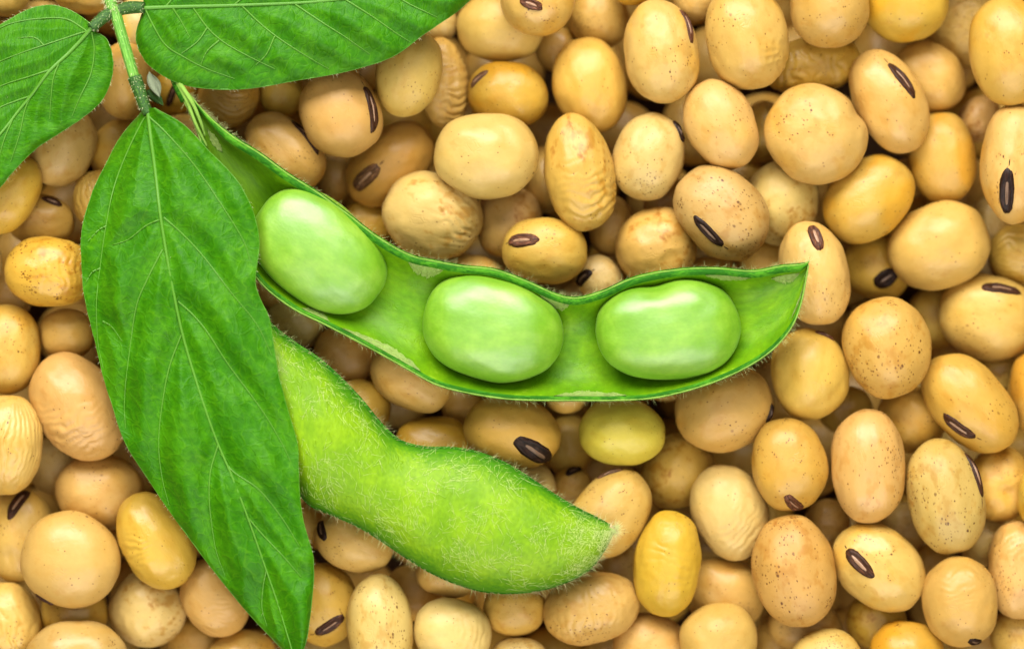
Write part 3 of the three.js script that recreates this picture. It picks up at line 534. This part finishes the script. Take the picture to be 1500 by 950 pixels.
part('stipule', local(sheet(14, 8, (u, v) => { const w = 9 * Math.sin(Math.PI * clamp(u * .9 + .1)) * (v - .5) * 2; return [214 + 16 * u + w, 80 + 6 * Math.sin(v * 6) + 8 * u, 104 + 34 * u - w * .3 + 3 * Math.sin(v * 9)]; }), sprigRef), M_stipule, sprig);
part('stipule', local(sheet(14, 8, (u, v) => { const w = 7 * Math.sin(Math.PI * clamp(u * .85 + .15)) * (v - .5) * 2; return [212 + 22 * u + w, 74 + 4 * Math.sin(v * 5), 128 + 24 * u - w * .5]; }), sprigRef), M_stalkDark, sprig);
{
  const L = [], add = (pts, r, n, len) => { const c = curve(pts); for (let i = 0; i < n; i++) { const t = rnd(), p = c.getPoint(t), d = c.getTangent(t), a = rr(-.2, 3.34), s = new THREE.Vector3(-d.z, 0, d.x), o = s.multiplyScalar(Math.cos(a)).add(new THREE.Vector3(0, Math.sin(a), 0)); L.push({ p: p.addScaledVector(o, r), d: o.clone().multiplyScalar(.8).addScaledVector(d, rr(.2, 1)).normalize(), n: d, len: rr(len * .5, len) }); } };
  add([[166, 12, 87], [150, 20, 89], [129, 39, 95]], 8, 40, 5); add([[166, 12, 87], [185, 8, 90], [208, 8, 98]], 8, 40, 5); add([[193, 110, 95], [201, 132, 96], [210, 156, 97]], 9.5, 50, 5); add(grooved, 8, 50, 6); add([[152, -20, 79], [155, -8, 83], [162, 13, 87]], 8, 120, 12);
  part('hairs', local(hairs(L, .42), sprigRef), M_hair, sprig, { kind: 'stuff' });
}

// ---------------------------------------------------------------- open pod
const pod1 = thing('open_pod', 'open green soybean pod showing three green beans, in the middle', 'open pod', [750, 480, 50]), ref1 = [750, 480, 50];
const cross = (U, L, u, v) => { const p = U.getPoint(u), q = L.getPoint(u), w = (v + 1) / 2; return [mix(p.x, q.x, w), mix(p.z, q.z, w), Math.hypot(p.x - q.x, p.z - q.z) / 2]; };
const lining = (u, v, up = 0) => {
  let [x, y, hw] = cross(U1, L1, u, v * (1 - Math.min(.45, (v < 0 ? 12.5 : 8) / Math.max(cross(U1, L1, u, 0)[2], 1))));
  return [x, rim1(u) - depth1(u) * (1 - Math.abs(v) ** 3.0) + up + .9 * noise(x / 26, y / 26, 3), y];
};
const outer = (u, v) => { const [x, y] = cross(U1, L1, u, v); return [x, rim1(u) - 2 - (depth1(u) + 7) * (1 - Math.abs(v) ** 3.4) * Math.min(1, .4 + (1 - Math.abs(v)) * 6), y]; };
const liningMap = texture(1024, 256, (u, v) => {
  const a = fbm(u * 24, v * 4.5, 1, 4), b = fbm(u * 110, v * 20, 2, 3), st = fbm(u * 160, v * 6, 3, 3);
  let c = mix3([.29, .485, .0], [.41, .58, .01], sstep(-.5, .55, a));
  c = mix3(c, [.30, .45, .05], .8 * (1 - sstep(.12, .24, u + .04 * a)));
  c = mix3(c, [.58, .70, .26], .35 * sstep(.3, .6, a + .7 * b) * sstep(.25, .45, Math.abs(v - .5)));
  return c.map((x) => x * (1 + .12 * b));
});
const shellMap = texture(1024, 256, (u, v) => { const a = fbm(u * 30, v * 9, 5, 4), b = fbm(u * 200, v * 40, 8, 2); return mix3([.13, .37, .03], [.27, .52, .07], sstep(-.25, .35, a + .5 * b)); });
const M_lining = new THREE.MeshPhysicalMaterial({ map: liningMap, roughness: .5, specularIntensity: .5, bumpMap: again(skinBump, 6, 1), bumpScale: 6e-5, side: THREE.DoubleSide });
const M_shell = new THREE.MeshPhysicalMaterial({ map: shellMap, roughness: .7, specularIntensity: .3, bumpMap: again(skinBump, 6, 1), bumpScale: 1.4e-4, side: THREE.DoubleSide });
const M_rim = new THREE.MeshPhysicalMaterial({ color: new THREE.Color(.22, .40, .06), roughness: .7, specularIntensity: .3, bumpMap: skinBump, bumpScale: 1e-4 });
const M_membrane = new THREE.MeshPhysicalMaterial({ color: new THREE.Color(.36, .52, .11), roughness: .32, side: THREE.DoubleSide, transmission: .2, bumpMap: skinBump, bumpScale: 1.5e-4 });
const profile = (u, q) => {                    // inner edge, over the crest, down the outside, up again to the other inner edge
  if (q < .12) { const a = lining(u, -1), b = outer(u, -1), t = q / .12; return [mix(a[0], b[0], t), mix(a[1], b[1], t) + 4.6 * Math.sin(Math.PI * t), mix(a[2], b[2], t)]; }
  if (q > .88) { const a = outer(u, 1), b = lining(u, 1), t = (q - .88) / .12; return [mix(a[0], b[0], t), mix(a[1], b[1], t) + 3.2 * Math.sin(Math.PI * t), mix(a[2], b[2], t)]; }
  return outer(u, (q - .5) / .38);
};
part('pod_shell', local(sheet(220, 50, profile, (u, q) => [u, q]), ref1), M_shell, pod1);
{ const g = sheet(220, 44, (u, w) => lining(u, w * 2 - 1), (u, w) => [u, w]); part('pod_lining', local(g, ref1), M_lining, pod1); }
for (const v of [-1, 1]) { const q = []; for (let i = 0; i <= 70; i++) { const u = i / 70, a = outer(u, v), b = lining(u, v); q.push([mix(a[0], b[0], .22), mix(a[2], b[2], .22), a[1] + 3.6 + .5 * noise(i * .9, v)]); } part('rim', local(tube(q, (t) => 1.25 + .7 * noise(t * 60, v * 3) + .5 * noise(t * 170, v), 320, 7), ref1), M_rim, pod1, { label: v < 0 ? 'pale upper rim' : 'pale lower rim' }); }
// torn pale membrane left where the pod split: [u0, u1, v0, v1]
const uAt = (st) => st / 24;
for (const [s0, s1, v0, v1] of [[9.1, 10.3, -1, -.62], [8.3, 10.4, .80, 1], [7.3, 8.0, .84, 1], [13.5, 14.6, -1, -.74], [14.2, 16.3, .84, 1], [20.6, 22.2, -.9, -.35], [21.2, 22.9, .62, .9], [18.7, 19.9, -1, -.84], [2.1, 3.0, -.6, .5]])
  part('membrane', local(sheet(60, 14, (a, b) => {
    const e = Math.pow(Math.sin(Math.PI * clamp(a, .01, .99)), .7), n = .5 + .5 * noise(a * 9, s0 * 3), vm = v0 < -.7 ? v0 : v1 > .8 ? v1 : (v0 + v1) / 2, full = mix(v0, v1, b), v = mix(vm, full, e * (.3 + .6 * n + .35 * Math.abs(noise(a * 31, s0))));
    const u = uAt(mix(s0, s1, a)) + .003 * noise(b * 4, s0); return lining(u, clamp(v, -1, 1), .8 + 5 * b * (1 - b) * (1 + noise(a * 12, b * 5)) + 1.4 * noise(a * 22, b * 14, s0));
  }), ref1), M_membrane, pod1);
part('pod_stalk', local(tube([[246, 92, 62], [254, 106, 66], [262, 126, 70], [274, 148, 72]], (t) => 6.5 + 2 * t, 18, 9), ref1), M_shell, pod1);
for (const q of [[[262, 122, 76], [276, 150, 80], [290, 185, 86], [305, 215, 84]], [[264, 122, 78], [284, 152, 86], [296, 180, 84], [302, 200, 78]]]) part('strand', local(tube(q, (t) => 4 - 2.4 * t, 22, 7), ref1), M_rim, pod1);
{
  const L = []; for (let i = 0; i < 2000; i++) {
    const u = rr(.03, .99), s = rnd() < .5 ? -1 : 1, v = s * (1 - .16 * rnd() ** 2), p = outer(u, v), c = cross(U1, L1, u, 0), t = U1.getTangent(u), o = new THREE.Vector3(p[0] - c[0], 0, p[2] - c[1]).normalize();
    L.push({ p: new THREE.Vector3(...p).add(new THREE.Vector3(0, 1.5, 0)), d: o.clone().addScaledVector(t, rr(-.4, 2.4)).add(new THREE.Vector3(0, rr(-.4, .5), 0)).normalize(), n: new THREE.Vector3(0, 1, 0), len: rr(4, 12) });
  }
  part('hairs', local(hairs(L, .16), ref1), M_hairPod, pod1, { kind: 'stuff' });
}
// the green beans in it
const greenMap = texture(512, 512, (u, v) => {
  const a = fbm(u * 6, v * 6, 21, 5), st = fbm(u * 24, v * 24, 4, 3), b = fbm(u * 60, v * 60, 9, 2);
  const c = mix3([.42, .635, .05], [.525, .71, .17], sstep(-.4, .5, a + .3 * st));
  return c.map((x) => x * (1 + .05 * b));
});
const greenBump = texture(512, 512, (u, v) => { const n = .5 + .3 * fbm(u * 40, v * 40, 4, 3) + .2 * fbm(u * 90, v * 90, 1, 2); return [n, n, n]; }, false);
const M_green = new THREE.MeshPhysicalMaterial({ map: greenMap, roughness: .47, ior: 1.6, specularIntensity: 1, clearcoat: 1, clearcoatRoughness: .42, bumpMap: greenBump, bumpScale: 4e-5, transmission: .12, thickness: 0 });
for (const [label, x, y, a, b, ang, st, egg, dents, key] of [
  ['green bean at the left end of the open pod, beside the long leaflet', 467, 368, 110, 78, 38, 6.5, -.03, [[60, -40, 60, 3]], 61],
  ['green bean in the middle of the open pod', 722, 480, 106, 80, 14, 12.3, -.02, [[82, -62, 26, 7], [20, -80, 60, 4]], 72],
  ['green bean at the right end of the open pod, with a notch on top', 978, 482, 109, 76, -4, 17.4, .03, [[-22, -80, 26, 10]], 83]]) {
  const c = 54, h = rim1(st / 24) - depth1(st / 24) + c - 3, f = beanShape({ a: a * .975, b: b * .975, c, ang: ang * Math.PI / 180, egg, key, dents, pow: 2.28, lump: .7 }), k = scaleAt(h), g = beanGeometry(f, c, 96, 64, .2); g.scale(k, k, k);
  const m = new THREE.Mesh(g, M_green); m.name = numbered('green_soybean'); m.castShadow = m.receiveShadow = true; m.position.set(...place(x, y, h)); m.position.y -= c * k; m.rotation.y = -ang * Math.PI / 180;
  m.userData = { label, category: 'green soybean', group: 'fresh green beans in the open pod' }; scene.add(m);
}

// ---------------------------------------------------------------- closed pod
const pod2 = thing('closed_pod', 'closed hairy green soybean pod lying below the open pod', 'closed pod', [640, 680, MID2]), ref2 = [640, 680, MID2];
const body = (u, a) => { const v = Math.cos(a), s = Math.sin(a), [x, y] = cross(U2, L2, u, v); const t = thick2(u); return [x, MID2 + Math.sign(s) * t * Math.pow(Math.abs(s), 1.15) * (1 + .05 * noise(x / 50, y / 50, 8)), y]; };
const podMap = texture(1024, 512, (u, v) => {
  const a = fbm(u * 14, v * 8, 31, 4), b = fbm(u * 120, v * 60, 5, 3), e = Math.min(v, Math.abs(v - .5), 1 - v);
  let c = mix3([.39, .555, .0], [.475, .62, .01], sstep(-.4, .45, a + .3 * b));
  c = mix3(c, [.19, .45, .02], sstep(.15, .0, e + .04 * a + .03 * b));
  return c.map((x) => x * (1 + .08 * b));
});
const M_pod = new THREE.MeshPhysicalMaterial({ map: podMap, roughness: .55, specularIntensity: .5, bumpMap: again(skinBump, 3, 1.5), bumpScale: 1.2e-4 });
part('pod_body', local(sheet(170, 96, (u, w) => body(u, w * 2 * Math.PI), (u, w) => [u, w]), ref2), M_pod, pod2);
{ const q = []; for (let i = 0; i <= 60; i++) { const p = U2.getPoint(i / 60); q.push([p.x, p.z, MID2]); } part('seam', local(tube(q, (t) => 4.2 - 2.4 * t, 150, 8), ref2), M_shell, pod2, { label: 'dark green ridge along the upper edge' }); }
{ const q = []; for (let i = 0; i <= 60; i++) { const p = L2.getPoint(i / 60); q.push([p.x, p.z, MID2]); } part('seam', local(tube(q, (t) => 3 - 1.8 * t, 150, 8), ref2), M_shell, pod2, { label: 'thin ridge along the lower edge' }); }
{
  const L = [], B1 = []; for (let i = 0; i < 3600; i++) {
    const u = rnd() ** .85 * .985 + .01, a = Math.acos(clamp(rr(-1, 1) * 1.0, -.995, .995)), p = body(u, a), q = body(Math.min(u + .004, 1), a), r = body(u, a + .02);
    const P = new THREE.Vector3(...p), t = new THREE.Vector3(...q).sub(P).normalize(), s = new THREE.Vector3(...r).sub(P).normalize(), n = new THREE.Vector3().crossVectors(s, t).normalize(); if (n.y < 0) n.negate(); if (rnd() > .62 + 1.5 * noise(P.x / 55, P.z / 55, 12) - .25 * a / Math.PI) continue;
    const w = rr(-1.5, 1.9) + .6 * noise(P.x / 40, P.z / 40, 3); L.push({ p: P, d: t.clone().multiplyScalar(Math.cos(w)).addScaledVector(s, Math.sin(w)).addScaledVector(n, rr(.02, .3)).normalize(), n, len: rr(8, 23) });
  }
  for (let i = 0; i < 900; i++) {
    const u = rr(.05, 1), up = rnd() < .45, c = up ? U2 : L2, p = c.getPoint(u), t = c.getTangent(u), o = new THREE.Vector3(-t.z, 0, t.x).multiplyScalar(up ? -1 : 1); if (up ? o.z > .6 : o.z < -.6) o.negate();
    (rnd() < .25 ? B1 : L).push({ p: p.setY(MID2 + rr(-8, 10)), d: o.clone().addScaledVector(t, rr(-.2, 1.4)).add(new THREE.Vector3(0, rr(-.4, .6), 0)).normalize(), n: new THREE.Vector3(0, 1, 0), len: rr(5, 15) });
  }
  for (let i = 0; i < 50; i++) { const u = rr(.93, 1), p = body(u, rr(0, Math.PI)); L.push({ p: new THREE.Vector3(...p), d: new THREE.Vector3(rr(.2, 1), rr(0, .6), rr(-.6, .8)).normalize(), n: new THREE.Vector3(0, 1, 0), len: rr(7, 18) }); }
  part('hairs', local(hairs(L, .2), ref2), M_hairPod, pod2, { kind: 'stuff' }); part('hairs', local(hairs(B1, .42), ref2), M_hairBrown, pod2, { kind: 'stuff', label: 'brownish hairs along the edges' });
}
part('tip', local(tube([[893, 770, MID2 + 4], [901, 775, MID2 + 3], [907, 781, MID2 + 3]], (t) => 4 - 3.2 * t, 10, 7), ref2), M_hairBrown, pod2);

renderer.render(scene, camera);
